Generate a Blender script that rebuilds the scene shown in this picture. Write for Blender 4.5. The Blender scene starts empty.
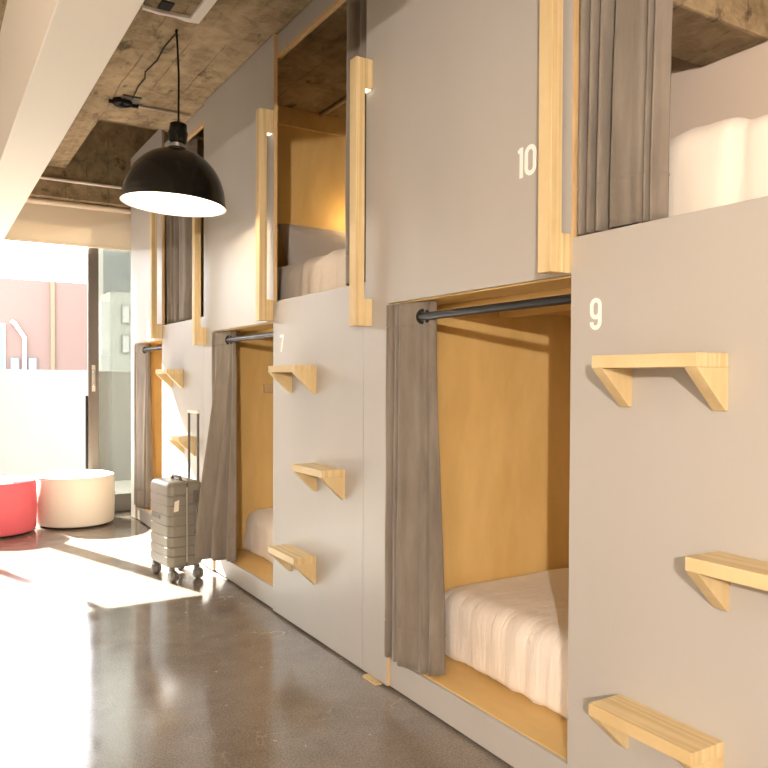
import bpy, bmesh, math, random
from mathutils import Vector, Matrix, noise
random.seed(7)
sc = bpy.context.scene
COL = sc.collection
PI = math.pi

# ------------------------------------------------------------------ materials
def mat(name, color=(.5, .5, .5), rough=.5, metallic=0.0, spec=.5, **kw):
    m = bpy.data.materials.new(name); m.use_nodes = True
    p = m.node_tree.nodes['Principled BSDF']
    p.inputs['Base Color'].default_value = (*color, 1)
    p.inputs['Roughness'].default_value = rough
    p.inputs['Metallic'].default_value = metallic
    p.inputs['Specular IOR Level'].default_value = spec
    for k, v in kw.items():
        p.inputs[k.replace('_', ' ')].default_value = v
    return m

class NT:
    def __init__(s, m): s.m = m; s.t = m.node_tree; s.p = s.t.nodes['Principled BSDF']
    def n(s, typ, **kw):
        nd = s.t.nodes.new(typ)
        for k, v in kw.items():
            if k.startswith('_'): setattr(nd, k[1:], v)
            else: nd.inputs[k].default_value = v
        return nd
    def l(s, a, b): s.t.links.new(a, b)
    def coords(s, scale=(1, 1, 1), rot=(0, 0, 0)):
        tc = s.n('ShaderNodeTexCoord'); mp = s.n('ShaderNodeMapping')
        mp.inputs['Scale'].default_value = scale; mp.inputs['Rotation'].default_value = rot
        s.l(tc.outputs['Object'], mp.inputs['Vector']); return mp.outputs['Vector']
    def noise(s, vec, scale, detail=4, rough=.55, dist=0):
        nd = s.n('ShaderNodeTexNoise', Scale=scale, Detail=detail, Roughness=rough, Distortion=dist)
        s.l(vec, nd.inputs['Vector']); return nd.outputs['Fac']
    def ramp(s, fac, stops):
        r = s.n('ShaderNodeValToRGB'); e = r.color_ramp.elements
        while len(e) < len(stops): e.new(.5)
        for el, (pos, c) in zip(e, stops):
            el.position = pos; el.color = (*c, 1) if len(c) == 3 else c
        s.l(fac, r.inputs['Fac']); return r.outputs['Color']
    def mix(s, fac, a, b, mode='MIX'):
        m = s.n('ShaderNodeMix', _data_type='RGBA', _blend_type=mode)
        for sock, v in ((m.inputs[0], fac), (m.inputs[6], a), (m.inputs[7], b)):
            if hasattr(v, 'is_linked'): s.l(v, sock)
            else: sock.default_value = v if not isinstance(v, tuple) else (*v, 1)
        return m.outputs[2]
    def bump(s, h, strength=.2, dist=.01):
        b = s.n('ShaderNodeBump', Strength=strength, Distance=dist)
        s.l(h, b.inputs['Height']); s.l(b.outputs['Normal'], s.p.inputs['Normal'])

def wood(name, c0, c1, scale, rough=.5, spec=.4):
    m = mat(name, c1, rough, spec=spec); t = NT(m)
    v = t.coords(scale)
    f = t.noise(v, 1.0, 5, .6, 1.2)
    g = t.noise(t.coords(tuple(s * 4 for s in scale)), 1.0, 3, .6)
    c = t.ramp(f, [(.3, c0), (.68, c1)])
    c = t.mix(.16, c, t.ramp(g, [(.3, tuple(x * .6 for x in c0)), (.65, c1)]))
    t.l(c, t.p.inputs['Base Color'])
    t.bump(g, .05, .002)
    return m

def laminated(name, c0, c1, axis_scale, rough=.5):
    """plywood stacked in thin layers"""
    m = mat(name, c1, rough, spec=.35); t = NT(m)
    f = t.noise(t.coords(axis_scale), 1.0, 2, .5)
    g = t.noise(t.coords((14, 14, 14)), 1.0, 4, .6)
    c = t.ramp(f, [(.38, c0), (.55, c1)])
    c = t.mix(.2, c, t.ramp(g, [(.35, c0), (.65, c1)]))
    t.l(c, t.p.inputs['Base Color'])
    return m

M = {}
PINE0, PINE1 = (.55, .41, .21), (.69, .555, .325)
PLY0, PLY1 = (.68, .45, .165), (.80, .57, .245)
M['handle'] = laminated('laminated_pine_upright', PINE0, PINE1, (75, 6, 1.0))
M['step'] = laminated('laminated_pine_step', PINE0, PINE1, (70, 1.5, 3))
M['bracket'] = wood('pine_bracket', PINE0, PINE1, (7, 7, 1.5))
M['ply'] = wood('birch_ply', PLY0, PLY1, (2.2, 2.2, .7), .42, .3)
M['plyflat'] = wood('birch_ply_flat', PLY0, PLY1, (2.5, .8, 2.5), .4, .3)
M['edge'] = wood('ply_edge', (.55, .37, .18), (.69, .50, .27), (30, 30, 4))

def grey_paint():
    m = mat('warm_grey_paint', (.44, .425, .408), .42, spec=.45); t = NT(m)
    f = t.noise(t.coords((1.2, 1.2, .35)), 1.5, 3)
    t.l(t.ramp(f, [(.3, (.425, .41, .394)), (.7, (.455, .44, .422))]), t.p.inputs['Base Color'])
    f2 = t.noise(t.coords((3, 3, 3)), 30, 2)
    t.bump(f2, .03, .002)
    return m
M['paint'] = grey_paint()
M['number'] = mat('white_number_paint', (.95, .93, .9), .5)
M['white'] = mat('white_plaster', (.82, .79, .74), .75, spec=.2)
M['taupe'] = mat('taupe_wall_paint', (.78, .68, .60), .7, spec=.2)
M['cream'] = mat('cream_wall_paint', (.66, .58, .48), .7, spec=.2)
M['black'] = mat('black_enamel', (.008, .007, .006), .22, spec=.5)
M['blackmatte'] = mat('black_plastic', (.012, .011, .010), .7, spec=.2)
M['rod'] = mat('dark_steel_rod', (.022, .022, .025), .36, metallic=.4)
M['steel'] = mat('steel', (.55, .52, .48), .35, metallic=1)
M['bronze'] = mat('bronze_aluminium', (.125, .11, .095), .4, metallic=.4)
M['brass'] = mat('bright_screw_cap', (.9, .85, .75), .4)

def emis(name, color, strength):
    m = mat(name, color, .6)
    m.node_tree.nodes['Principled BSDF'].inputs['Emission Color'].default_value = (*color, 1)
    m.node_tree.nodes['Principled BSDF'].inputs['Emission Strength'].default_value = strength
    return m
M['led'] = emis('small_led', (1, .88, .68), 1.6)  # mild emission for the plate under each handle's top block
M['bulb'] = emis('lamp_bulb', (1, .86, .66), 30)
M['shade_in'] = mat('white_enamel', (.88, .85, .8), .45)

def concrete_floor():
    m = mat('polished_concrete', (.25, .2, .16), .16, spec=.62); t = NT(m)
    v = t.coords((1, 1, 1))
    big = t.noise(v, 1.1, 6, .6, .6); mid = t.noise(v, 7, 6, .65, .3); fine = t.noise(v, 130, 3, .7)
    c = t.ramp(big, [(.3, (.13, .108, .088)), (.5, (.22, .188, .157)), (.72, (.30, .265, .23))])
    c = t.mix(.45, c, t.ramp(mid, [(.3, (.10, .086, .073)), (.7, (.30, .27, .24))]))
    c = t.mix(.45, c, t.ramp(fine, [(.35, (.08, .06, .045)), (.65, (.36, .31, .26))]))
    # pale hairline cracks
    vo = t.n('ShaderNodeTexVoronoi', _feature='DISTANCE_TO_EDGE', Scale=1.3)
    wv = t.n('ShaderNodeVectorMath', _operation='ADD')
    nz = t.n('ShaderNodeTexNoise', Scale=2.2, Detail=6); t.l(v, nz.inputs['Vector'])
    t.l(v, wv.inputs[0]); t.l(nz.outputs['Color'], wv.inputs[1]); t.l(wv.outputs[0], vo.inputs['Vector'])
    crack = t.ramp(vo.outputs['Distance'], [(0.0, (1, 1, 1)), (.006, (0, 0, 0))])
    msk = t.ramp(t.noise(v, 1.7, 3), [(.52, (0, 0, 0)), (.62, (1, 1, 1))])
    ck = t.mix(1.0, crack, msk, 'MULTIPLY')
    ck = t.mix(.8, (0, 0, 0), ck)
    c = t.mix(ck, c, (.5, .45, .38))
    # a few flecks of paint
    sp = t.ramp(t.noise(v, 22, 2, .4), [(.735, (0, 0, 0)), (.755, (1, 1, 1))])
    c = t.mix(t.mix(.5, (0, 0, 0), sp), c, (.5, .46, .4))
    t.l(c, t.p.inputs['Base Color'])
    r = t.ramp(mid, [(.3, (.09, .09, .09)), (.7, (.19, .19, .19))])
    t.l(r, t.p.inputs['Roughness'])
    t.bump(t.noise(v, 9, 3), .03, .004)
    return m
M['floor'] = concrete_floor()

def concrete_ceiling():
    m = mat('board_formed_concrete', (.36, .28, .19), .85, spec=.15); t = NT(m)
    v = t.coords((1, 1, 1))
    vs = t.coords((6.0, .5, 6.0))
    streak = t.noise(vs, 1.0, 6, .65, .6); big = t.noise(v, 1.3, 6, .65, .8); mid = t.noise(v, 8, 6, .7, .6)
    c = t.ramp(streak, [(.34, (.13, .088, .048)), (.5, (.31, .235, .14)), (.66, (.49, .385, .25))])
    c = t.mix(.5, c, t.ramp(big, [(.36, (.12, .115, .07)), (.5, (.31, .235, .14)), (.66, (.50, .39, .255))]))
    c = t.mix(.38, c, t.ramp(mid, [(.36, (.10, .07, .04)), (.6, (.46, .36, .23))]))
    # board joints along the room
    sx = t.n('ShaderNodeSeparateXYZ'); t.l(t.coords((1, 1, 1)), sx.inputs[0])
    wob = t.n('ShaderNodeMath', _operation='MULTIPLY_ADD'); wob.inputs[1].default_value = .05
    t.l(t.noise(v, 2.0, 3), wob.inputs[0]); t.l(sx.outputs['X'], wob.inputs[2])
    md = t.n('ShaderNodeMath', _operation='PINGPONG'); md.inputs[1].default_value = .095
    t.l(wob.outputs[0], md.inputs[0])
    joint = t.ramp(md.outputs[0], [(0.0, (1, 1, 1)), (.007, (0, 0, 0))])
    jm = t.ramp(t.noise(t.coords((3, .8, 3)), 1.5, 5, .7), [(.45, (0, 0, 0)), (.6, (1, 1, 1))])
    j = t.mix(1.0, joint, jm, 'MULTIPLY')
    c = t.mix(t.mix(.75, (0, 0, 0), j), c, (.07, .05, .03))
    # dark pits
    pit = t.ramp(t.noise(t.coords((1.6, .7, 1.6)), 6, 4, .6), [(.60, (0, 0, 0)), (.70, (1, 1, 1))])
    c = t.mix(t.mix(.7, (0, 0, 0), pit), c, (.06, .042, .025))
    t.l(c, t.p.inputs['Base Color'])
    t.bump(mid, .6, .02)
    return m
M['concrete'] = concrete_ceiling()

def velvet(name, c0, c1, trans=.12):
    m = mat(name, c1, .85, spec=.1); t = NT(m)
    t.p.inputs['Sheen Weight'].default_value = .35
    t.p.inputs['Sheen Roughness'].default_value = .5
    f = t.noise(t.coords((3, 3, .6)), 7, 6, .6)
    c = t.ramp(f, [(.3, c0), (.7, c1)])
    t.l(c, t.p.inputs['Base Color'])
    t.bump(t.noise(t.coords((1, 1, 1)), 350, 2), .08, .001)
    tr = t.n('ShaderNodeBsdfTranslucent'); tr.inputs['Color'].default_value = (.62, .36, .14, 1)
    mx = t.n('ShaderNodeMixShader'); mx.inputs[0].default_value = trans
    out = t.t.nodes['Material Output']
    t.l(t.p.outputs[0], mx.inputs[1]); t.l(tr.outputs[0], mx.inputs[2]); t.l(mx.outputs[0], out.inputs['Surface'])
    return m
M['velvet'] = velvet('taupe_velvet', (.175, .153, .132), (.275, .245, .213))

def linen(name, c, wr=(5, 40, 2.5), amt=.35):
    m = mat(name, c, .8, spec=.15); t = NT(m)
    t.p.inputs['Sheen Weight'].default_value = .2
    f = t.noise(t.coords(wr), 1.0, 3, .55, .8)
    g = t.noise(t.coords((1, 1, 1)), 4, 4, .6)
    mx = t.n('ShaderNodeMath', _operation='ADD'); t.l(f, mx.inputs[0]); t.l(g, mx.inputs[1])
    t.bump(mx.outputs[0], amt, .02)
    return m
M['sheet'] = linen('cream_sheet', (.86, .79, .73))
M['duvet'] = linen('white_duvet', (.76, .72, .67), (4, 7, 1.6), .3)
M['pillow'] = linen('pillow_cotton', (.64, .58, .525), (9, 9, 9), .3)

def translucent(name, c, trans, rough=.8):
    m = mat(name, c, rough, spec=.1); t = NT(m)
    tr = t.n('ShaderNodeBsdfTranslucent'); tr.inputs['Color'].default_value = (*c, 1)
    mx = t.n('ShaderNodeMixShader'); mx.inputs[0].default_value = trans
    out = t.t.nodes['Material Output']
    t.l(t.p.outputs[0], mx.inputs[1]); t.l(tr.outputs[0], mx.inputs[2]); t.l(mx.outputs[0], out.inputs['Surface'])
    return m
M['blind'] = translucent('beige_roller_cloth', (.84, .75, .61), .10)

def glass(name, tint, refl=.10):
    m = bpy.data.materials.new(name); m.use_nodes = True; nt = m.node_tree
    nt.nodes.remove(nt.nodes['Principled BSDF'])
    tr = nt.nodes.new('ShaderNodeBsdfTransparent'); tr.inputs['Color'].default_value = (*tint, 1)
    gl = nt.nodes.new('ShaderNodeBsdfGlossy'); gl.inputs['Roughness'].default_value = .02
    fr = nt.nodes.new('ShaderNodeFresnel'); fr.inputs['IOR'].default_value = 1.45
    mx = nt.nodes.new('ShaderNodeMixShader')
    nt.links.new(fr.outputs[0], mx.inputs[0]); nt.links.new(tr.outputs[0], mx.inputs[1]); nt.links.new(gl.outputs[0], mx.inputs[2])
    nt.links.new(mx.outputs[0], nt.nodes['Material Output'].inputs['Surface'])
    return m
M['glass'] = glass('clear_glass', (.93, .95, .94))
M['tint'] = glass('grey_solar_glass', (.60, .59, .555))
M['pouf_white'] = mat('cream_vinyl', (.80, .74, .65), .55, spec=.3)
M['pouf_red'] = mat('coral_red_vinyl', (.78, .145, .18), .5, spec=.3)
M['case'] = mat('grey_polycarbonate', (.215, .20, .168), .35, spec=.5)
M['case_dark'] = mat('dark_grey_plastic', (.13, .12, .11), .45)
M['tag'] = mat('cream_tag', (.85, .8, .7), .5)
M['pale'] = mat('pale_window_blind', (.27, .27, .255), .6)
M['pink'] = mat('pink_render', (.14, .094, .082), .85, spec=.1)
M['yellowpipe'] = mat('ochre_downpipe', (.12, .088, .05), .7)
M['whitepipe'] = mat('white_pipe', (.62, .62, .60), .5)
M['teal'] = mat('teal_window_film', (.07, .15, .16), .3)
M['darkframe'] = mat('dark_window_frame', (.07, .07, .075), .6)
M['greyb'] = mat('grey_render', (.22, .22, .20), .85, spec=.1)
M['greyb2'] = mat('grey_render_dark', (.155, .158, .152), .85, spec=.1)
M['parapet'] = mat('white_parapet_paint', (.18, .176, .168), .8)
M['terrace'] = mat('pale_terrace_tile', (.36, .34, .31), .7)

# ------------------------------------------------------------------ mesh tools
class MB:
    def __init__(s): s.b = bmesh.new()
    def box(s, a, b):
        x0, x1 = sorted((a[0], b[0])); y0, y1 = sorted((a[1], b[1])); z0, z1 = sorted((a[2], b[2]))
        v = [s.b.verts.new(c) for c in ((x0, y0, z0), (x1, y0, z0), (x1, y1, z0), (x0, y1, z0), (x0, y0, z1), (x1, y0, z1), (x1, y1, z1), (x0, y1, z1))]
        for f in ((3, 2, 1, 0), (4, 5, 6, 7), (0, 1, 5, 4), (1, 2, 6, 5), (2, 3, 7, 6), (3, 0, 4, 7)):
            s.b.faces.new([v[i] for i in f])
        return s
    def prism(s, pts, axis, a, b):
        """pts: 2D outline, extruded along axis from a to b"""
        def P(p, t):
            return {'x': (t, p[0], p[1]), 'y': (p[0], t, p[1]), 'z': (p[0], p[1], t)}[axis]
        lo = [s.b.verts.new(P(p, a)) for p in pts]; hi = [s.b.verts.new(P(p, b)) for p in pts]
        n = len(pts)
        s.b.faces.new(lo); s.b.faces.new(hi[::-1])
        for i in range(n): s.b.faces.new((lo[i], hi[i], hi[(i + 1) % n], lo[(i + 1) % n]))
        return s
    def tube(s, pts, r, seg=12, caps=True):
        pts = [Vector(p) for p in pts]; rings = []
        up = Vector((0, 0, 1))
        for i, p in enumerate(pts):
            d = (pts[min(i + 1, len(pts) - 1)] - pts[max(i - 1, 0)]).normalized()
            if abs(d.dot(up)) > .98: up = Vector((1, 0, 0))
            a = d.cross(up).normalized(); c = d.cross(a).normalized(); up = -c if False else up
            rr = r[i] if isinstance(r, (list, tuple)) else r
            rings.append([s.b.verts.new(p + rr * (math.cos(2 * PI * k / seg) * a + math.sin(2 * PI * k / seg) * c)) for k in range(seg)])
        for A, B in zip(rings, rings[1:]):
            for k in range(seg): s.b.faces.new((A[k], A[(k + 1) % seg], B[(k + 1) % seg], B[k]))
        if caps: s.b.faces.new(rings[0][::-1]); s.b.faces.new(rings[-1])
        return s
    def lathe(s, prof, c=(0, 0, 0), seg=48, axis='z', close=False):
        rings = []
        for r, h in prof:
            ring = []
            for k in range(seg):
                a = 2 * PI * k / seg; x, y = r * math.cos(a), r * math.sin(a)
                q = {'z': (x, y, h), 'y': (x, h, y), 'x': (h, x, y)}[axis]
                ring.append(s.b.verts.new((c[0] + q[0], c[1] + q[1], c[2] + q[2])))
            rings.append(ring)
        prs = list(zip(rings, rings[1:])) + ([(rings[-1], rings[0])] if close else [])
        for A, B in prs:
            for k in range(seg): s.b.faces.new((A[k], A[(k + 1) % seg], B[(k + 1) % seg], B[k]))
        if not close: s.b.faces.new(rings[0][::-1]); s.b.faces.new(rings[-1])
        return s
    def torus(s, c, R, r, axis='z', seg=32, n=10):
        prof = [(R + r * math.cos(2 * PI * k / n), r * math.sin(2 * PI * k / n)) for k in range(n)]
        return s.lathe(prof, c, seg, axis, True)
    def build(s, name, m, parent=None, smooth=False, bevel=0, loc=None):
        bmesh.ops.recalc_face_normals(s.b, faces=s.b.faces)
        me = bpy.data.meshes.new(name); s.b.to_mesh(me); s.b.free()
        me.materials.append(m)
        if smooth:
            for p in me.polygons: p.use_smooth = True
        o = bpy.data.objects.new(name, me); COL.objects.link(o)
        if bevel:
            bv = o.modifiers.new('bevel', 'BEVEL'); bv.width = bevel; bv.segments = 2; bv.limit_method = 'ANGLE'
        if smooth:
            try: me.set_sharp_from_angle(angle=math.radians(40))
            except Exception: pass
        if parent: o.parent = parent
        if loc: o.location = loc
        return o

def thing(name, label, cat, loc=(0, 0, 0), rz=0, group=None):
    o = bpy.data.objects.new(name, None); COL.objects.link(o)
    o.location = loc; o.rotation_euler = (0, 0, rz); o.empty_display_size = .1
    return tag(o, label, cat, group)
def tag(o, label, cat, group=None):
    o['label'] = label; o['category'] = cat
    if group: o['group'] = group
    return o
def struct(o, label=None, cat=None):
    o['kind'] = 'structure'
    if label: o['label'] = label
    if cat: o['category'] = cat
    return o

def soft_box(name, a, b, r, m, parent=None, cut=.04, wr=None, seed=0, top_sag=0, subsurf=0):
    """upholstered block: a rounded box with small folds"""
    bm = bmesh.new()
    A, B = Vector(a), Vector(b); D = B - A; cen = (A + B) / 2; H = D / 2
    n = [max(2, int(d / cut)) for d in D]
    cache = {}
    def V(p):
        k = tuple(round(x, 5) for x in p)
        if k not in cache: cache[k] = bm.verts.new(p)
        return cache[k]
    for ax in range(3):
        i, j = (ax + 1) % 3, (ax + 2) % 3
        for side in (-1, 1):
            for u in range(n[i]):
                for w in range(n[j]):
                    q = []
                    for du, dw in ((0, 0), (1, 0), (1, 1), (0, 1)):
                        p = [0, 0, 0]; p[ax] = side * H[ax]
                        p[i] = -H[i] + D[i] * (u + du) / n[i]; p[j] = -H[j] + D[j] * (w + dw) / n[j]
                        q.append(V(p))
                    bm.faces.new(q)
    for v in bm.verts:
        p = v.co.copy()
        rr = r if p.z >= 0 else max(.025, r + (r - .025) * p.z / (.5 * H.z))
        inner = Vector([max(-(H[k] - rr), min(H[k] - rr, p[k])) for k in range(3)])
        d = p - inner
        if d.length > 1e-6:
            d2 = d.normalized() * rr
            p = inner + d2
        nrm = d.normalized() if d.length > 1e-6 else Vector((0, 0, 1))
        if p.z > 0: p.z -= top_sag * (max(0, abs(p.x) / H.x) ** 4 + max(0, abs(p.y) / H.y) ** 6) * .5
        if wr:
            p += nrm * wr(p + cen, p / H.z)
        v.co = p
    bmesh.ops.recalc_face_normals(bm, faces=bm.faces)
    me = bpy.data.meshes.new(name); bm.to_mesh(me); bm.free(); me.materials.append(m)
    for p in me.polygons: p.use_smooth = True
    o = bpy.data.objects.new(name, me); COL.objects.link(o)
    o.location = cen
    if parent:
        o.parent = parent; o.location = cen
    if subsurf:
        s = o.modifiers.new('sub', 'SUBSURF'); s.levels = s.render_levels = subsurf
    return o

def catmull(P, t):
    n = len(P) - 1; f = t * n; i = min(int(f), n - 1); u = f - i
    p0, p1, p2, p3 = P[max(i - 1, 0)], P[i], P[i + 1], P[min(i + 2, n)]
    return tuple(.5 * (2 * b + (c - a) * u + (2 * a - 5 * b + 4 * c - d) * u * u + (3 * b - a - 3 * c + d) * u ** 3) for a, b, c, d in zip(p0, p1, p2, p3))

def curtain_mesh(name, prof_top, prof_bot, zt, zb, parent, m, hems=(), nu=150, nv=44, seed=0, wob=.006, hemshape=None):
    """cloth hung between two plan outlines; prof_*: lists of (x, y)"""
    bm = bmesh.new(); rows = []
    zs = [zt + (zb - zt) * j / nv for j in range(nv + 1)]
    for h in hems: zs += [h + .004, h, h - .004]
    zs = sorted(set(zs), reverse=True)
    for z in zs:
        s = (zt - z) / (zt - zb); row = []
        e = s * s * (3 - 2 * s)
        g = -.004 if any(abs(z - h) < .001 for h in hems) else 0
        for i in range(nu + 1):
            t = i / nu
            a = catmull(prof_top, t); b = catmull(prof_bot, t)
            x = a[0] * (1 - e) + b[0] * e; y = a[1] * (1 - e) + b[1] * e
            n1 = noise.noise(Vector((t * 5 + seed, z * 1.3, seed * 3.1)))
            n2 = noise.noise(Vector((t * 14 + seed, z * 4, seed)))
            x += wob * n1 * min(1, s * 4) + wob * .35 * n2 * min(1, s * 4) - g
            y += wob * .6 * noise.noise(Vector((t * 4, z * 1.7, seed + 9))) * min(1, s * 4)
            zz = z + (hemshape(t) * max(0, (s - .8) / .2) if hemshape else 0)
            row.append(bm.verts.new((x, y, zz)))
        rows.append(row)
    for A, B in zip(rows, rows[1:]):
        for i in range(nu): bm.faces.new((A[i], A[i + 1], B[i + 1], B[i]))
    me = bpy.data.meshes.new(name); bm.to_mesh(me); bm.free(); me.materials.append(m)
    for p in me.polygons: p.use_smooth = True
    o = bpy.data.objects.new(name, me); COL.objects.link(o)
    so = o.modifiers.new('cloth', 'SOLIDIFY'); so.thickness = .003; so.offset = 0
    if parent: o.parent = parent
    return o

# ------------------------------------------------------------------ key dimensions (metres)
XW = 1.66          # face of the bunk fronts
XB = 2.75          # wall behind the bunks
PITCH = 2.242      # bunk to bunk
CEIL = 3.20
PT = .02           # panel thickness
YEND = 7.29        # end of the bunk row
YWIN = 7.67        # glazing line

# ------------------------------------------------------------------ room
X0, Y0 = -2.6, -2.8
struct(MB().box((X0, Y0, -.2), (2.95, YWIN + .12, 0)).build('floor', M['floor']), 'polished brown grey concrete floor', 'floor')
c = MB()
c.box((X0, Y0, CEIL), (1.12, 7.45, CEIL + .5))
c.box((1.12, Y0, CEIL), (2.95, 5.9, CEIL + .5))
c.box((X0, Y0, CEIL + .5), (2.95, 7.85, CEIL + .9)); c.box((1.12, 5.9, CEIL + .48), (2.95, 7.45, CEIL + .52)); c.box((XB + .03, 5.9, CEIL), (2.95, 7.45, CEIL + .5))
struct(c.build('ceiling', M['concrete']), 'rough board-formed concrete ceiling with a recess', 'ceiling')
struct(MB().box((XB + .03, Y0, 0), (2.95, YWIN, CEIL)).build('wall_right', M['taupe']))
struct(MB().box((X0 - .15, Y0, 0), (X0, YWIN, CEIL)).build('wall_left', M['cream']))
struct(MB().box((X0, Y0 - .15, 0), (2.95, Y0, CEIL)).build('wall_rear', M['cream']))
c = MB(); c.box((X0, 7.45, 2.93), (2.95, 7.85, CEIL + .5)).box((1.86, 7.60, 0), (2.95, 7.80, 2.93)).box((X0, 7.60, 0), (-2.0, 7.80, 2.93))
struct(c.build('wall_far', M['concrete']))
# painted beam running down the room
struct(MB().box((.375, Y0, 2.50), (.612, 7.53, CEIL)).build('ceiling_beam', M['white'], bevel=.004), 'white plastered beam running along the ceiling', 'beam')

# glazing: fixed window, open doorway, sliding leaf parked in front of a fixed pane
w = MB()
w.box((-2.0, YWIN - .04, 0), (.36, YWIN + .04, .06)); w.box((-2.0, YWIN - .04, 2.87), (1.86, YWIN + .04, 2.93))
w.box((.36, YWIN - .05, 0), (.49, YWIN + .05, 2.9)); w.box((-.275, YWIN - .035, .06), (-.225, YWIN + .035, 2.87)); w.box((-2.0, YWIN - .04, .06), (-1.94, YWIN + .04, 2.87))
w.box((1.36, YWIN + .03, 0), (1.42, YWIN + .08, 2.9)); w.box((1.80, YWIN + .03, 0), (1.86, YWIN + .08, 2.9)); w.box((1.36, YWIN + .03, 0), (1.86, YWIN + .08, .10))
win = struct(w.build('window_1', M['bronze'], bevel=.003))
MB().box((-1.94, YWIN - .004, .06), (-.275, YWIN + .004, 2.87)).build('pane', M['glass'], win)
MB().box((-.225, YWIN - .004, .06), (.36, YWIN + .004, 2.87)).build('pane', M['glass'], win)
MB().box((1.42, YWIN + .05, .10), (1.80, YWIN + .058, 2.87)).build('pane', M['tint'], win)
d = MB()
d.box((1.34, YWIN - .06, .01), (1.435, YWIN - .015, 2.87)); d.box((1.80, YWIN - .06, .01), (1.855, YWIN - .015, 2.87)); d.box((1.435, YWIN - .058, .01), (1.80, YWIN - .017, .175)); d.box((1.435, YWIN - .058, 2.80), (1.80, YWIN - .017, 2.87))
door = struct(d.build('door_1', M['bronze'], bevel=.003))
MB().box((1.435, YWIN - .041, .175), (1.80, YWIN - .033, 2.80)).build('pane', M['glass'], door)
h = MB().box((1.372, YWIN - .068, 1.17), (1.402, YWIN - .06, 1.42)); h.tube([(1.387, YWIN - .068, 1.22), (1.387, YWIN - .10, 1.24), (1.387, YWIN - .10, 1.35), (1.387, YWIN - .068, 1.37)], .008)
h.build('door_handle', M['steel'], door, smooth=True)
MB().box((1.318, YWIN - .05, .01), (1.338, YWIN - .02, 1.13)).build('edge_pull', M['blackmatte'], door)

# roller blind
bl = thing('roller_blind', 'beige roller blind half lowered over the glass doors', 'blind', (0, 7.56, 2.93))
MB().box((-1.95, -.0015, -.39), (1.74, .0015, -.02)).build('blind_cloth', M['blind'], bl)
MB().tube([(-1.96, 0, -.03), (1.76, 0, -.03)], .026, 16).build('roller_tube', M['blind'], bl, smooth=True)
MB().box((-1.95, -.008, -.41), (1.74, .008, -.385)).build('hem_bar', M['blind'], bl, bevel=.003)

# ------------------------------------------------------------------ numbers painted on the fronts
def ribbon(mb, path, w, x0, x1, closed=False):
    """one flat stroke of width w along a 2D path (right, up); 'right' on the front is -y"""
    n = len(path); L = []; R = []
    for i, p in enumerate(path):
        a = Vector(path[(i - 1) % n if closed else max(i - 1, 0)]); b = Vector(path[(i + 1) % n if closed else min(i + 1, n - 1)]); dd = (b - a).normalized()
        nn = Vector((-dd.y, dd.x)) * w / 2
        L.append(Vector(p) + nn); R.append(Vector(p) - nn)
    V = lambda p, x: mb.b.verts.new((x, -p.x, p.y))
    a, b, c2, d2 = [V(p, x0) for p in L], [V(p, x0) for p in R], [V(p, x1) for p in L], [V(p, x1) for p in R]
    for i in range(n if closed else n - 1):
        j = (i + 1) % n
        for q in ((a[i], a[j], b[j], b[i]), (c2[i], d2[i], d2[j], c2[j]), (a[i], c2[i], c2[j], a[j]), (b[i], b[j], d2[j], d2[i])): mb.b.faces.new(q)
    if not closed:
        mb.b.faces.new((a[0], b[0], d2[0], c2[0])); mb.b.faces.new((a[-1], c2[-1], d2[-1], b[-1]))
def arc(cx, cy, r, a0, a1, n=10):
    return [(cx + r * math.cos(math.radians(a0 + (a1 - a0) * i / n)), cy + r * math.sin(math.radians(a0 + (a1 - a0) * i / n))) for i in range(n + 1)]
def digit(mb, ch, ox, H, x0, x1):
    w = H * .155; r = H * .2; top = H / 2 - w / 2
    S = lambda pts: [(ox + a, b) for a, b in pts]
    e = .0004
    if ch == '0':
        ribbon(mb, S(arc(0, top - r, r, 0, 180) + arc(0, -top + r, r, 180, 360)), w, x0, x1, True)
    if ch == '1':
        ribbon(mb, S([(0, H / 2), (0, -H / 2)]), w, x0, x1); ribbon(mb, S([(-.15 * H, H * .36), (-.04 * H, H * .43)]), w * .8, x0 - e, x1)
    if ch == '9':
        w = H * .135; r = H * .168; top = H / 2 - w / 2; cy = top - r; lo = cy - .20 * H
        ribbon(mb, S(arc(0, cy, r, 0, 180, 12) + arc(0, lo, r, 180, 360, 12)), w, x0, x1, True)
        ribbon(mb, S([(r, lo), (r, -top + r)] + arc(0, -top + r, r, 0, -180, 12)[1:] + [(-r, -top + r + .012 * H)]), w, x0 - e, x1)
    if ch == '7':
        ribbon(mb, S([(-r - w * .4, top), (r + w * .5, top)]), w, x0, x1); ribbon(mb, S([(r, top), (-r * .4, -H / 2)]), w, x0 - e, x1)
def number(txt, y, z, H, parent):
    mb = MB(); adv = H * .44
    for i, ch in enumerate(txt): digit(mb, ch, (i - (len(txt) - 1) / 2) * adv, H, -.0012, .001)
    return mb.build('number', M['number'], parent, loc=(XW, y, z))

# ------------------------------------------------------------------ bunks
def make_step(parent, y0, y1, ztop):
    s = MB().box((XW - .12, y0, ztop - .034), (XW, y1, ztop)).build('step', M['step'], parent, bevel=.002)
    zb = ztop - .034
    for a in (y0, y1 - .036):
        MB().prism([(XW, zb), (XW - .118, zb), (XW - .112, zb - .008), (XW - .010, zb - .105), (XW, zb - .105)], 'y', a, a + .036).build('bracket', M['bracket'], s, bevel=.0015)
    return s

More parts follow.
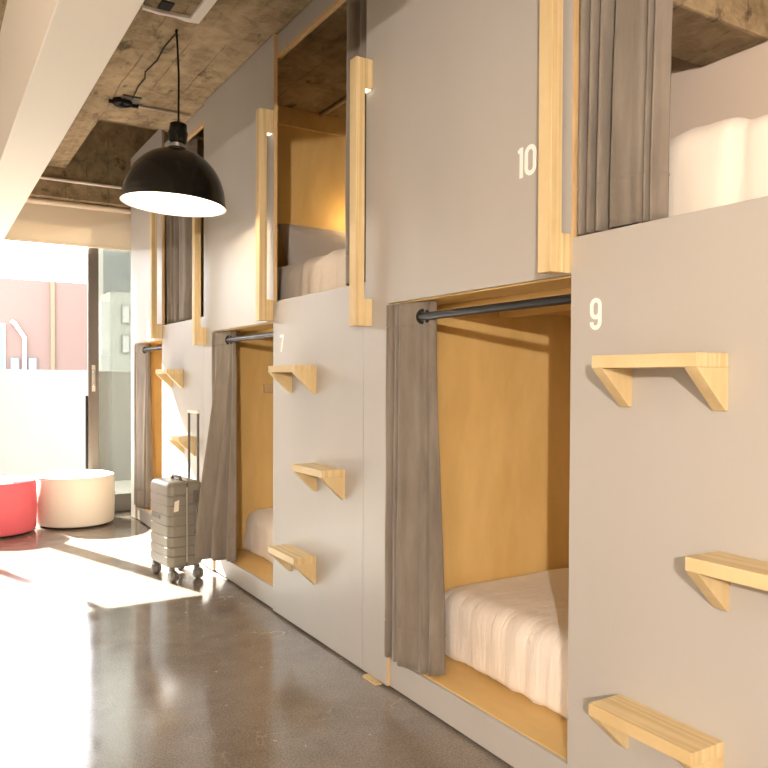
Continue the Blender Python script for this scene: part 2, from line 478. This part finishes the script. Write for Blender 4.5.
def make_handle(parent, y0, z0, z1):
    h = MB().box((XW - .083, y0, z0), (XW - .038, y0 + .056, z1)).build('grab_handle', M['handle'], parent, bevel=.003)
    for a, b in ((z0, z0 + .118), (z1 - .125, z1)):
        MB().box((XW - .038, y0, a), (XW, y0 + .056, b)).build('standoff_block', M['handle'], h, bevel=.002)
    MB().box((XW - .032, y0 + .01, z1 - .129), (XW - .006, y0 + .046, z1 - .125)).build('led_light', M['led'], h)  # added emissive plate for the bright patch under the top block
    return h

LOW = ['grey lower bunk front nearest the camera, number 9 above three wooden steps',
       'grey lower bunk numbered 7, its three wooden steps between two drawn curtains',
       'sunlit lower bunk front behind the suitcase, closest to the window']
UP = ['grey upper bunk front numbered 10 with a tall wooden grab handle',
      'upper bunk with open berth and pillow, between two tall wooden handles',
      'farthest upper bunk, beside the window and behind the pendant lamp']
lowers, uppers = [], []
for k in range(3):
    o = k * PITCH
    ya, yb, yc, yd = (.673, 2.915, 5.157)[k], (1.664, 3.925, 6.215)[k], (2.709, 4.951, 7.13)[k], (2.915, 5.157, YEND)[k]   # step panel | opening | strip
    # ---- lower
    L = thing('lower_bunk', LOW[k], 'bunk bed', (0, 0, 0), group='lower bunks along the wall'); lowers.append(L)
    pn = MB().box((XW, ya + .0015, .012), (XW + PT, yb, 1.724)).build('step_panel', M['paint'], L, bevel=.0015)
    if k < 2: number('97'[k], o + 1.565, 1.49, .092, pn)
    MB().box((XW + PT, yb - .004, .14), (XW + PT + .02, yb, 1.6)).build('panel_edge', M['edge'], L)
    for (a, z) in ((1.140, 1.3655), (.840, .884), (1.140, .424)): make_step(L, o + a, o + a + .326, z)
    MB().box((XW + .012, yb - .02, .012), (XW + .03, yc, .130)).build('kick_panel', M['paint'], L, bevel=.0015)
    MB().box((XW + .0305, o + .53, .112), (XB, yc + .005, .132)).build('bed_base', M['plyflat'], L, bevel=.002)
    MB().box((XW + PT, yc + .006, .112), (XB, yc + .026, 1.62)).build('end_partition', M['ply'], L)
    MB().box((XB, o + .53, .112), (XB + .02, yc, 1.62)).build('back_panel', M['ply'], L)
    MB().box((XW + PT, o + .51, .112), (XB, o + .53, 1.62)).build('end_partition', M['ply'], L)
    MB().box((XW + PT, o + .53, 1.610), (XB, yc, 1.622)).build('bunk_ceiling', M['plyflat'], L)
    for bx in (1.86, 2.25): MB().box((bx, o + .53, 1.582), (bx + .045, yc, 1.610)).build('batten', M['plyflat'], L, bevel=.002)
    rd = MB().tube([(1.705, o + .9, 1.549), (1.705, yc + .004, 1.549)], .0155, 20).build('curtain_rod', M['rod'], L, smooth=True)
    MB().lathe([(.028, 0), (.028, .012), (.02, .016)], (1.705, yc - .01, 1.549), 24, 'y').build('rod_socket', M['rod'], rd, smooth=True)
    if k == 1:
        MB().box((2.02, yc - .03, 1.20), (2.09, yc + .006, 1.26)).build('coat_peg', M['edge'], L, bevel=.004)
    # ---- upper
    U = thing('upper_bunk', UP[k], 'bunk bed', (0, 0, 0), group='upper bunks along the wall'); uppers.append(U)
    if k < 2:
        out = [(yb, 1.615), (yc, 1.615), (yc, .012), (yd, .012), (yd, CEIL - .008), (yb, CEIL - .008)]
        # strip below, closed sheet above up to the next opening
        out = [(yb, 1.615), (yc, 1.615), (yc, .012), (yd - .0015, .012), (yd - .0015, 1.724), (yd - .013, 1.724), (yd - .013, CEIL - .008), (yb, CEIL - .008)]
    else:
        out = [(yb, 1.615), (yc, 1.615), (yc, .012), (YEND, .012), (YEND, CEIL + .13), (yb, CEIL + .13)]
    fp = MB().prism(out, 'x', XW, XW + PT).build('front_panel', M['paint'], U, bevel=.0012)
    if k == 0: number('10', o + 1.868, 2.0, .098, fp)
    zt = CEIL - .008
    MB().box((XW - .0005, yb - .003, 1.63), (XW + PT + .001, yb, zt)).build('panel_edge', M['edge'], U)
    MB().box((XW + .001, yc - .003, .012), (XW + PT + .008, yc, 1.61)).build('panel_edge', M['edge'], U)
    ua = o + .655 + .004
    hd = MB().box((XW + PT, ua, 3.085), (XW + PT + .02, yb - .003, zt)).build('header', M['paint'], U)
    MB().box((XW + PT - .001, ua, 3.065), (XW + PT + .022, yb - .003, 3.085)).build('header_edge', M['edge'], U)
    MB().box((XW + .045, ua, 3.10), (XW + .075, yb, 3.12)).build('curtain_track', M['rod'], U)
    MB().box((XW + PT, o + .53, 1.6225), (XB + .02, yc + .005, 1.64)).build('bed_floor', M['plyflat'], U)
    pt = MB().box((XW + PT, yc + .006, 1.6205), (XB + .02, yc + .026, CEIL - .004)).build('end_partition', M['ply'], U)
    MB().box((XW + PT, yc - .012, 3.07), (XB + .02, yc + .006, CEIL - .004)).build('cleat', M['plyflat'], U)
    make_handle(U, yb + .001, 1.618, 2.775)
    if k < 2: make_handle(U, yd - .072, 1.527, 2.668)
    if k == 2:
        MB().box((XW + PT, YEND - PT, .012), (XB + .02, YEND, CEIL + .13)).build('side_panel', M['paint'], U)

# ------------------------------------------------------------------ bedding
def fold_front(amp, f, seed, creases=()):
    def w(p, q):
        front = max(0, 1 - abs(p.x - 1.87) / .14)
        a = noise.noise(Vector((p.y * f, p.z * 3, seed))) * amp * front
        a += noise.noise(Vector((p.y * f * 2.3 + p.x * 5, p.z * 6, seed + 5))) * amp * .5 * front
        a += noise.noise(Vector((p.x * 3, p.y * 3, seed + 2))) * amp * .5
        for (cy, cw, cd) in creases:
            d = (p.y - cy + .05 * (p.z - 1.8)) / cw
            a += cd * (1 / (1 + math.exp(-d * 3)) - 1) if abs(d) < 9 and d < 0 else 0
            a -= cd * .9 * math.exp(-d * d)
        return a
    return w
for k, lab in ((0, 'cream sheeted mattress in the lower bunk beside number 9'), (1, 'cream sheeted mattress in the lower bunk behind the suitcase')):
    o = k * PITCH
    tag(soft_box('mattress', (1.87, o + .60, .134), (2.72, o + 2.695, .415), .085, M['sheet'], cut=.024, wr=fold_front(.011, 17, 3 + k), top_sag=.012), lab, 'mattress', 'mattresses in the bunks')
tag(soft_box('mattress', (1.80, .56, 1.642), (2.72, 2.69, 2.0), .065, M['duvet'], cut=.022, wr=fold_front(.013, 7, 11, ((1.235, .018, .020), (1.12, .016, .014))), top_sag=.0), 'white duvet covered mattress in the upper bunk above number 9', 'mattress', 'mattresses in the bunks')
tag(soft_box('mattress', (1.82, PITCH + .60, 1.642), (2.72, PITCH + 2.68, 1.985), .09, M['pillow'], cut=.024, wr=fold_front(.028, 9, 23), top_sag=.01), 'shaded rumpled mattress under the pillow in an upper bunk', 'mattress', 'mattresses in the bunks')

def pillow(name, w, l, t, m):
    bm = bmesh.new(); N = 30; lay = {}
    for sgn in (1, -1):
        for i in range(N + 1):
            for j in range(N + 1):
                u, v = -1 + 2 * i / N, -1 + 2 * j / N
                e = max(0, (1 - u ** 4)) ** .5 * max(0, (1 - v ** 4)) ** .5
                pinch = 1 - .07 * (abs(u) ** 2 * (1 - abs(v) ** 2) + abs(v) ** 2 * (1 - abs(u) ** 2))
                z = sgn * t / 2 * e * (1 + .12 * noise.noise(Vector((u * 2, v * 2, 4)))) + .006 * noise.noise(Vector((u * 6, v * 6, sgn))) * e
                edge = i in (0, N) or j in (0, N)
                key = (i, j, 0 if edge else sgn)
                if key not in lay: lay[key] = bm.verts.new((u * w / 2 * pinch, v * l / 2 * pinch, 0 if edge else z))
        for i in range(N):
            for j in range(N):
                q = []
                for a, b in ((i, j), (i + 1, j), (i + 1, j + 1), (i, j + 1)):
                    edge = a in (0, N) or b in (0, N); q.append(lay[(a, b, 0 if edge else sgn)])
                bm.faces.new(q)
    bmesh.ops.recalc_face_normals(bm, faces=bm.faces)
    me = bpy.data.meshes.new(name); bm.to_mesh(me); bm.free(); me.materials.append(m)
    for p in me.polygons: p.use_smooth = True
    o = bpy.data.objects.new(name, me); COL.objects.link(o); return o
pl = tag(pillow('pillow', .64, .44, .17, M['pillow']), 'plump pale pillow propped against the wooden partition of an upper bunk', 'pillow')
pl.location = (2.40, PITCH + 2.555, 2.165); pl.rotation_euler = (math.radians(66), 0, math.radians(4))

# ------------------------------------------------------------------ curtains
def grommets(parent, pts, z):
    for (x, y) in pts:
        g = MB().lathe([(.016, -.004), (.026, -.005), (.031, -.003), (.031, .003), (.026, .005), (.016, .004)], (0, 0, 0), 28, 'y', True).build('grommet', M['blackmatte'], parent, smooth=True, loc=(x, y, z))
        g.rotation_euler = (0, 0, math.radians(-62))
def pleats(ys, xs): return [(x, y) for x, y in zip(xs, ys)]
# a: lower curtain beside the number 9 panel
def lower_curtain(k, label, top, bot, zb, seed, hemshape=None, grom=()):
    o = k * PITCH
    t = thing('curtain', label, 'curtain', (0, o, 0), group='velvet curtains of the bunks')
    curtain_mesh('curtain_cloth', top, bot, 1.607, zb, t, M['velvet'], hems=(1.515, zb + .155), seed=seed, hemshape=hemshape)
    grommets(t, grom, 1.549)
    return t
XT = [1.672, 1.655, 1.668, 1.704, 1.706, 1.668, 1.662, 1.668, 1.704, 1.704, 1.664, 1.658, 1.662, 1.678, 1.694, 1.702, 1.709, 1.744, 1.742, 1.712, 1.716, 1.732]
YT = [2.716, 2.713, 2.692, 2.688, 2.670, 2.664, 2.654, 2.646, 2.642, 2.628, 2.622, 2.612, 2.602, 2.570, 2.534, 2.514, 2.500, 2.496, 2.490, 2.484, 2.470, 2.463]
XA = [1.672, 1.652, 1.660, 1.712, 1.714, 1.660, 1.652, 1.658, 1.716, 1.716, 1.650, 1.640, 1.648, 1.662, 1.684, 1.680, 1.688, 1.752, 1.750, 1.694, 1.706, 1.752]
YA = [2.716, 2.713, 2.692, 2.688, 2.668, 2.660, 2.648, 2.638, 2.632, 2.614, 2.606, 2.592, 2.578, 2.545, 2.508, 2.488, 2.472, 2.466, 2.458, 2.450, 2.432, 2.422]
topA, botA = pleats(YT, XT), pleats(YA, XA)
lower_curtain(0, 'taupe velvet curtain drawn aside in the doorway left of number 9', topA, botA, .138, 1.0, None, [(1.703, 2.514)])
XB_ = [1.672, 1.652, 1.648, 1.690, 1.690, 1.625, 1.612, 1.618, 1.675, 1.660, 1.560, 1.490, 1.482, 1.560, 1.640, 1.640, 1.570, 1.585, 1.660, 1.680, 1.640, 1.690]
YB_ = [2.716, 2.713, 2.690, 2.680, 2.665, 2.650, 2.625, 2.610, 2.600, 2.585, 2.545, 2.515, 2.495, 2.485, 2.478, 2.465, 2.445, 2.420, 2.412, 2.395, 2.370, 2.335]
botB = pleats(YB_, XB_)
lower_curtain(1, 'taupe velvet curtain drawn aside, its hem touching the grey suitcase', topA, botB, .145, 4.0, None, [(1.703, 2.514)])
botC = pleats([y + .0 for y in YA], XA)
lower_curtain(2, 'backlit tan curtain in the lower bunk closest to the window', [(x, y - .06) for x, y in topA], [(x, y - .06) for x, y in botC], .140, 8.0, None, [(1.703, 2.454)])

def upper_curtain(k, label, top, bot, zb, seed, hemshape=None, nu=150):
    o = k * PITCH
    t = thing('curtain', label, 'curtain', (0, o, 0), group='velvet curtains of the bunks')
    curtain_mesh('curtain_cloth', top, bot, 3.11, zb, t, M['velvet'], hems=(zb + .135, 3.02), seed=seed, hemshape=hemshape, nu=nu)
    return t
XD = [1.76, 1.692, 1.682, 1.700, 1.755, 1.752, 1.690, 1.682, 1.700, 1.755, 1.750, 1.690, 1.682, 1.700, 1.765, 1.770, 1.700, 1.680, 1.684, 1.690, 1.748, 1.745, 1.690, 1.694, 1.745, 1.740, 1.694, 1.700, 1.722]
YD = [1.656, 1.652, 1.642, 1.630, 1.624, 1.614, 1.608, 1.596, 1.586, 1.580, 1.572, 1.566, 1.554, 1.542, 1.532, 1.516, 1.508, 1.492, 1.450, 1.414, 1.408, 1.400, 1.394, 1.386, 1.381, 1.376, 1.372, 1.360, 1.346]
YE = [1.656, 1.652, 1.640, 1.634, 1.630, 1.618, 1.612, 1.604, 1.598, 1.590, 1.584, 1.576, 1.568, 1.562, 1.558, 1.545, 1.535, 1.522, 1.460, 1.422, 1.418, 1.414, 1.410, 1.406, 1.402, 1.398, 1.394, 1.388, 1.378]
topD, botD = pleats(YD, XD), pleats(YE, [x - (.012 if x < 1.7 else -.01) for x in XD])
upper_curtain(0, 'taupe velvet curtain hanging in the upper opening above number 9', topD, botD, 1.731, 2.0, None, 220)
topE = pleats([.690, .69, .70, .715, .73, .75, .765, .785, .82, .85, .89, .94, .97], [1.76, 1.70, 1.69, 1.74, 1.76, 1.70, 1.69, 1.74, 1.755, 1.70, 1.69, 1.73, 1.77])
botE = pleats([.690, .69, .70, .715, .73, .75, .765, .785, .82, .85, .90, .95, .985], [1.76, 1.70, 1.69, 1.74, 1.76, 1.70, 1.69, 1.74, 1.755, 1.70, 1.69, 1.73, 1.77])
upper_curtain(1, 'dark gathered curtain beside the tall handle of the open upper berth', topE, botE, 1.74, 5.0)
topF = pleats([1.70, 1.70, 1.68, 1.64, 1.60, 1.57, 1.53, 1.49, 1.45, 1.40, 1.34, 1.28, 1.22, 1.16, 1.12],
              [1.76, 1.70, 1.69, 1.74, 1.70, 1.69, 1.745, 1.69, 1.70, 1.75, 1.69, 1.695, 1.70, 1.74, 1.76])
upper_curtain(2, 'taupe curtain in the upper bunk opening below the pendant lamp shade', topF, topF, 1.74, 6.5)

# ------------------------------------------------------------------ pendant lamp
PX, PY = 1.194, 4.18
pd = thing('pendant_lamp', 'black dome pendant lamp with white inside hanging from the concrete ceiling', 'lamp', (PX - .012, PY, 2.252))
pd.rotation_euler = (math.radians(1.0), math.radians(3.0), 0)
R, H = .276, .30
prof = []
for i in range(19):
    a = PI / 2 * i / 18
    prof.append((max(R * math.cos(a) ** .92, .055), H * math.sin(a) ** 1.02))
prof_in = [(r - .004, h - .004) for r, h in prof[::-1]]
prof_in[-1] = (R - .004, 0)
sh = MB()
sh.lathe([(R + .007, -.006), (R + .007, .0)] + prof[1:] + [(.05, H + .006)], (0, 0, 0), 64)
# hollow it: open the underside
b = sh.b; b.faces.ensure_lookup_table()
for f in list(b.faces):
    if len(f.verts) == 64 and all(abs(v.co.z + .006) < 1e-4 for v in f.verts): b.faces.remove(f)
MBs = sh.build('lamp_shade', M['black'], pd, smooth=True)
li = MB(); li.lathe([(R + .006, -.0065)] + [(r - .004, h - .003) for r, h in prof], (0, 0, 0), 64)
b = li.b
for f in list(b.faces):
    if len(f.verts) == 64 and all(abs(v.co.z + .0065) < 1e-4 for v in f.verts): b.faces.remove(f)
li.build('shade_lining', M['shade_in'], MBs, smooth=True)
MB().lathe([(.042, .33), (.05, .336), (.054, .39), (.048, .40), (.046, .435), (.03, .445)], seg=32).build('lamp_cap', M['black'], pd, smooth=True)
MB().lathe([(.034, .285), (.034, .335)], seg=24).build('lamp_collar', M['steel'], pd, smooth=True)
MB().lathe([(.012, .20), (.03, .17), (.045, .13), (.045, .11), (.03, .075), (.006, .06)], seg=24).build('lamp_bulb', M['bulb'], pd, smooth=True)
MB().tube([(0, 0, .44), (-.012, .004, .70), (-.0365, .008, .945)], .0055, 8).build('lamp_cord', M['blackmatte'], pd, smooth=True)

# ceiling wiring
jb = thing('junction_box', 'black electrical junction box with looped cable on the concrete ceiling', 'electrical box', (1.18, 5.42, CEIL))
MB().lathe([(.058, -.035), (.063, -.03), (.063, 0)], seg=28).build('box_body', M['blackmatte'], jb, smooth=True)
MB().box((-.02, -.12, -.012), (.10, .09, 0)).build('mounting_plate', M['bronze'], jb)
MB().tube([(.0, -.02, -.03), (-.04, -.10, -.07), (.0, -.13, -.085), (.03, -.08, -.06), (.05, -.02, -.03)], .006, 8).build('cable_loop', M['blackmatte'], jb, smooth=True)
MB().tube([(-.09, .0, -.02), (-.05, 0, -.025)], .014, 8).build('cable_gland', M['blackmatte'], jb, smooth=True)
cb = MB().tube([(1.20, 4.19, CEIL - .01), (1.19, 4.40, CEIL - .012), (1.205, 4.62, CEIL - .010), (1.18, 4.80, CEIL - .02), (1.21, 4.92, CEIL - .012), (1.20, 5.05, CEIL - .02), (1.22, 5.30, CEIL - .02)], .004, 8)
tag(cb.build('electrical_cable', M['blackmatte'], smooth=True), 'thin black cable running along the ceiling to the pendant hook', 'cable')
hk = MB().tube([(1.194, 4.18, CEIL), (1.194, 4.18, CEIL - .012), (1.205, 4.185, CEIL - .026), (1.194, 4.19, CEIL - .034)], .005, 8)
tag(hk.build('ceiling_hook', M['blackmatte'], smooth=True), 'small dark hook in the ceiling above the pendant lamp cord', 'hook')
cd = thing('conduit', 'thin steel conduit crossing the ceiling from junction box to bunks', 'conduit', (0, 0, 0))
MB().tube([(1.24, 5.44, CEIL - .014), (1.655, 5.44, CEIL - .014)], .010, 10).build('conduit_pipe', M['steel'], cd, smooth=True)
MB().tube([(1.23, 5.44, CEIL - .014), (1.29, 5.44, CEIL - .014)], .017, 12).build('conduit_coupling', M['blackmatte'], cd, smooth=True)
tag(MB().tube([(.62, 7.437, 3.085), (1.64, 7.437, 3.085)], .013, 10).build('conduit', M['white'], smooth=True), 'white pipe running along the lintel above the window blind', 'conduit')
tag(MB().tube([(2.45, 3.0, CEIL - .016), (2.45, 4.93, CEIL - .016)], .016, 10).build('conduit', M['steel'], smooth=True), 'grey pipe on the ceiling inside the open upper bunk', 'conduit')
bx = thing('ceiling_vent_box', 'white ragged-edged box with dark slot fixed to the ceiling beam', 'vent box', (0, 0, 0))
MB().prism([(.92, 3.40), (1.19, 3.40), (1.19, 3.80), (1.14, 3.81), (1.08, 3.795), (1.0, 3.805), (.92, 3.795)], 'z', 3.10, CEIL).build('box_body', M['concrete'], bx, bevel=.003)
MB().prism([(.92, 3.797), (1.0, 3.807), (1.08, 3.797), (1.14, 3.812), (1.19, 3.802), (1.20, 3.80), (1.20, 3.40), (1.15, 3.40), (1.15, 3.77), (1.08, 3.775), (1.0, 3.785), (.92, 3.775)], 'z', 3.085, CEIL).build('plaster_edge', M['white'], bx)
MB().box((.985, 3.68, 3.094), (1.045, 3.765, 3.101)).build('slot', M['blackmatte'], bx)

# concrete beam end above the top bunk
struct(MB().box((1.70, 1.745, 2.60), (XB + .03, 2.05, CEIL)).build('concrete_beam', M['concrete'], bevel=.012), 'concrete beam crossing above the upper bunk', 'beam')

# ------------------------------------------------------------------ suitcase
sc_ = thing('suitcase', 'grey ribbed hard-shell suitcase with raised handle and spinner wheels', 'suitcase', (1.425, 4.985, 0), math.radians(7))
def shell(x0, x1, y0, y1, z0, z1, r_out, outer, grooves):
    """half of a suitcase: rounded on the outer side; stacked rings with groove insets"""
    def ring(z, ins):
        pts = []; a0, a1 = x0, x1; b0, b1 = y0 + ins, y1 - ins
        if outer < 0:
            a0 += ins; cs = [(a1, b1, None), (a0, b1, 90), (a0, b0, 180), (a1, b0, None)]
        else:
            a1 -= ins; cs = [(a0, b0, None), (a1, b0, 270), (a1, b1, 0), (a0, b1, None)]
        for (cx, cy, st) in cs:
            if st is None: pts.append((cx, cy, z))
            else:
                ox = cx + r_out * (1 if cx == a0 else -1); oy = cy + r_out * (1 if cy == b0 else -1)
                for q in range(9):
                    t = math.radians(st + 90 * q / 8); pts.append((ox + r_out * math.cos(t), oy + r_out * math.sin(t), z))
        return pts
    zs = []; rr = .035
    for q in range(7):
        a = PI / 2 * q / 6; zs.append((z0 + rr * (1 - math.sin(a)), rr * (1 - math.cos(a)) * 1.0))
    zs = [(z0 + rr * (1 - math.cos(PI / 2 * q / 6)), rr * (1 - math.sin(PI / 2 * q / 6))) for q in range(7)]
    for g in grooves: zs += [(g - .006, 0), (g - .003, .005), (g + .003, .005), (g + .006, 0)]
    zs += [(z1 - rr * (1 - math.cos(PI / 2 * q / 6)), rr * (1 - math.sin(PI / 2 * q / 6))) for q in range(6, -1, -1)]
    mb = MB(); rings = [[mb.b.verts.new(p) for p in ring(z, i)] for z, i in zs]
    n = len(rings[0])
    for A, B in zip(rings, rings[1:]):
        for i in range(n): mb.b.faces.new((A[i], A[(i + 1) % n], B[(i + 1) % n], B[i]))
    mb.b.faces.new(rings[0][::-1]); mb.b.faces.new(rings[-1])
    return mb
gr = [.165, .225, .29, .36, .425, .49, .55]
front = shell(-.122, -.008, -.17, .17, .085, .635, .045, -1, gr).build('front_shell', M['case'], sc_, smooth=True)
rear = shell(.008, .122, -.17, .17, .085, .635, .045, 1, gr).build('rear_shell', M['case'], sc_, smooth=True)
for gx in (-.05, 0.05):
    pass
MB().box((-.008, -.166, .09), (.008, .166, .631)).build('zip_band', M['case_dark'], sc_, bevel=.004)
zp = MB().tube([(0, -.168, .12), (0, -.168, .60)], .005, 8); zp.build('zip', M['steel'], sc_, smooth=True)
for wx, wy in ((-.085, -.14), (.085, -.14), (-.085, .14), (.085, .14)):
    wh = MB(); wh.lathe([(.012, -.028), (.026, -.026), (.035, -.016), (.037, -.003), (.028, 0), (.037, .003), (.035, .016), (.026, .026), (.012, .028)], (wx, wy - .01, .037), 24, 'x')
    wo = wh.build('wheel', M['case_dark'], sc_, smooth=True)
    MB().box((wx - .016, wy - .01, .055), (wx + .016, wy + .03, .09)).build('wheel_fork', M['case_dark'], wo, bevel=.008)
th = MB()
for ty in (-.125, .015): th.tube([(.095, ty, .60), (.095, ty, 1.07)], .0085, 10)
hd = th.build('telescopic_handle', M['case_dark'], sc_, smooth=True)
MB().box((.085, -.14, 1.068), (.105, .03, 1.088)).build('hand_grip', M['tag'], hd, bevel=.008)
MB().tube([(.0, -.07, .632), (.0, -.06, .655), (.0, .06, .655), (.0, .07, .632)], .010, 10).build('carry_handle', M['case_dark'], sc_, smooth=True)
MB().tube([(.055, -.17, .30), (.055, -.19, .33), (.055, -.19, .45), (.055, -.17, .48)], .010, 10).build('carry_handle', M['case_dark'], sc_, smooth=True)
MB().box((.04, -.175, .50), (.075, -.168, .58)).build('lock', M['case_dark'], sc_, bevel=.003)
MB().prism([(-.085, .515), (-.055, .525), (-.06, .455), (-.09, .450)], 'y', -.177, -.171).build('luggage_tag', M['tag'], sc_)
MB().box((-.1255, -.03, .392), (-.1215, .10, .415)).build('badge', M['case_dark'], sc_)

# ------------------------------------------------------------------ poufs
def pouf(label, x, y, m, rz):
    t = thing('pouf', label, 'pouf', (x, y, 0), rz, 'round poufs by the glass door')
    R, H = .325, .445
    pr = [(R - .03, .012), (R - .008, .02), (R, .04), (R + .006, H * .5), (R, H - .04), (R - .008, H - .014), (R - .03, H)]
    pr += [(R * .7, H + .008), (R * .35, H + .013), (.02, H + .014)]
    MB().lathe(pr, seg=72).build('cushion_body', m, t, smooth=True)
    MB().torus((0, 0, H - .012), R - .006, .006, seg=72).build('piping', m, t, smooth=True)
    MB().lathe([(R - .04, 0), (R - .04, .014)], seg=48).build('base', M['blackmatte'], t, smooth=True)
    return t
pouf('round cream white pouf beside the open glass door', 1.165, 7.235, M['pouf_white'], 0)
pouf('round coral red pouf touching the cream one', .505, 7.13, M['pouf_red'], 0)

# wooden shim under the strip
tag(MB().prism([(0, 0), (.11, 0), (.105, .012), (0, .004)], 'x', -.02, .012).build('wood_shim', M['bracket'], loc=(XW - .005, 2.76, .0)), 'small pale wood shim on the floor under the bunk front', 'shim')

# ------------------------------------------------------------------ outside
struct(MB().box((-14, YWIN + .13, -.25), (14, 12.0, -.03)).build('terrace_floor', M['terrace']), 'pale sunlit terrace outside the doors', 'terrace')
struct(MB().box((-14, 10.2, -.03), (14, 10.45, 1.39)).build('parapet_wall', M['parapet'], bevel=.01), 'white parapet wall around the terrace', 'wall')
struct(MB().box((-120, 12.5, -6.3), (120, 260, -6)).build('street_ground', M['terrace']))
pb = thing('apartment_building', 'pink rendered building beyond the white parapet', 'building', (0, 30, -6))
MB().box((-22, 0, 0), (5.45, 12, 10.8)).build('facade', M['pink'], pb)
MB().box((3.98, -.10, 0), (4.12, .0, 10.8)).build('downpipe', M['yellowpipe'], pb)
MB().tube([(3.11, -.12, 6.9), (3.11, -.14, 8.72), (2.80, -.14, 9.22), (2.68, -.14, 9.3)], .07, 10).build('vent_pipe', M['whitepipe'], pb, smooth=True)
for (a, b, c2, d2, g) in ((1.2, 2.50, 5.5, 9.2, 'teal'), (2.64, 2.96, 7.1, 8.02, 'whitepipe'), (3.22, 3.54, 7.1, 8.02, 'whitepipe')):
    f = MB().box((a, -.08, c2), (b, .02, d2)).build('window', M['darkframe'] if g != 'teal' else M['whitepipe'], pb)
    MB().box((a + .06, -.10, c2 + .06), (b - .06, -.06, d2 - .06)).build('pane', M[g], f)
gb = thing('apartment_building', 'grey building seen through the tinted sliding door', 'building', (0, 24, -6))
MB().box((4.85, 0, 0), (14, 1.5, 9.9)).build('facade', M['greyb'], gb)
MB().box((4.6, .0, 0), (4.85, .4, 9.6)).build('side_wing', M['pale'], gb)
MB().box((4.95, 1.5, 0), (14, 2.3, 14.0)).build('tower', M['greyb2'], gb)
for z0 in (6.6, 8.05, 8.95):
    for xx in (5.18, 5.75, 6.4):
        f = MB().box((xx, -.06, z0), (xx + .24, .02, z0 + .56)).build('window', M['greyb2'], gb)
        MB().box((xx + .03, -.08, z0 + .03), (xx + .21, -.04, z0 + .53)).build('pane', M['pale'], f)

# ------------------------------------------------------------------ light
w = bpy.data.worlds.new('World'); sc.world = w; w.use_nodes = True
bg = w.node_tree.nodes['Background']; bg.inputs[0].default_value = (.93, .97, 1.0, 1); bg.inputs[1].default_value = 12.0

def light(name, typ, loc, energy, color, **kw):
    l = bpy.data.lights.new(name, typ); l.energy = energy; l.color = color
    for k, v in kw.items(): setattr(l, k, v)
    o = bpy.data.objects.new(name, l); COL.objects.link(o); o.location = loc
    return o
el = math.radians(37.5)
dr = Vector((.325 * math.cos(el), -.945 * math.cos(el), -math.sin(el)))
s = light('sun', 'SUN', (0, 12, 9), 70, (1, .93, .82), angle=math.radians(.6)); s.rotation_euler = dr.to_track_quat('-Z', 'Y').to_euler()
WARM = (1, .80, .57)
light('pendant_bulb', 'POINT', (PX, PY, 2.33), 26, WARM, shadow_soft_size=.05)
light('room_lamp', 'POINT', (-1.4, -1.9, 1.93), 690, (1, .875, .75), shadow_soft_size=.035)
light('ceiling_lamp', 'POINT', (1.0, -1.2, 2.45), 22, WARM, shadow_soft_size=.25)
light('berth_lamp', 'POINT', (2.66, PITCH + 2.55, 2.46), 1.5, (1, .68, .30), shadow_soft_size=.03)

# ------------------------------------------------------------------ camera
cam = bpy.data.cameras.new('camera'); co = bpy.data.objects.new('camera', cam); COL.objects.link(co)
cam.sensor_width = 36; cam.lens = 762 / 768 * 36; cam.clip_end = 500
cam.shift_y = .0108
co.matrix_world = Matrix.Translation((0, 0, 1.3)) @ Matrix.Rotation(-math.radians(31.2), 4, 'Z') @ Matrix.Rotation(PI / 2 - math.radians(1.0), 4, 'X') @ Matrix.Rotation(math.radians(.25), 4, 'Z')
sc.camera = co
vs = sc.view_settings
vs.view_transform = 'Standard'; vs.look = 'None'; vs.gamma = 1; vs.use_curve_mapping = False; vs.exposure = .1
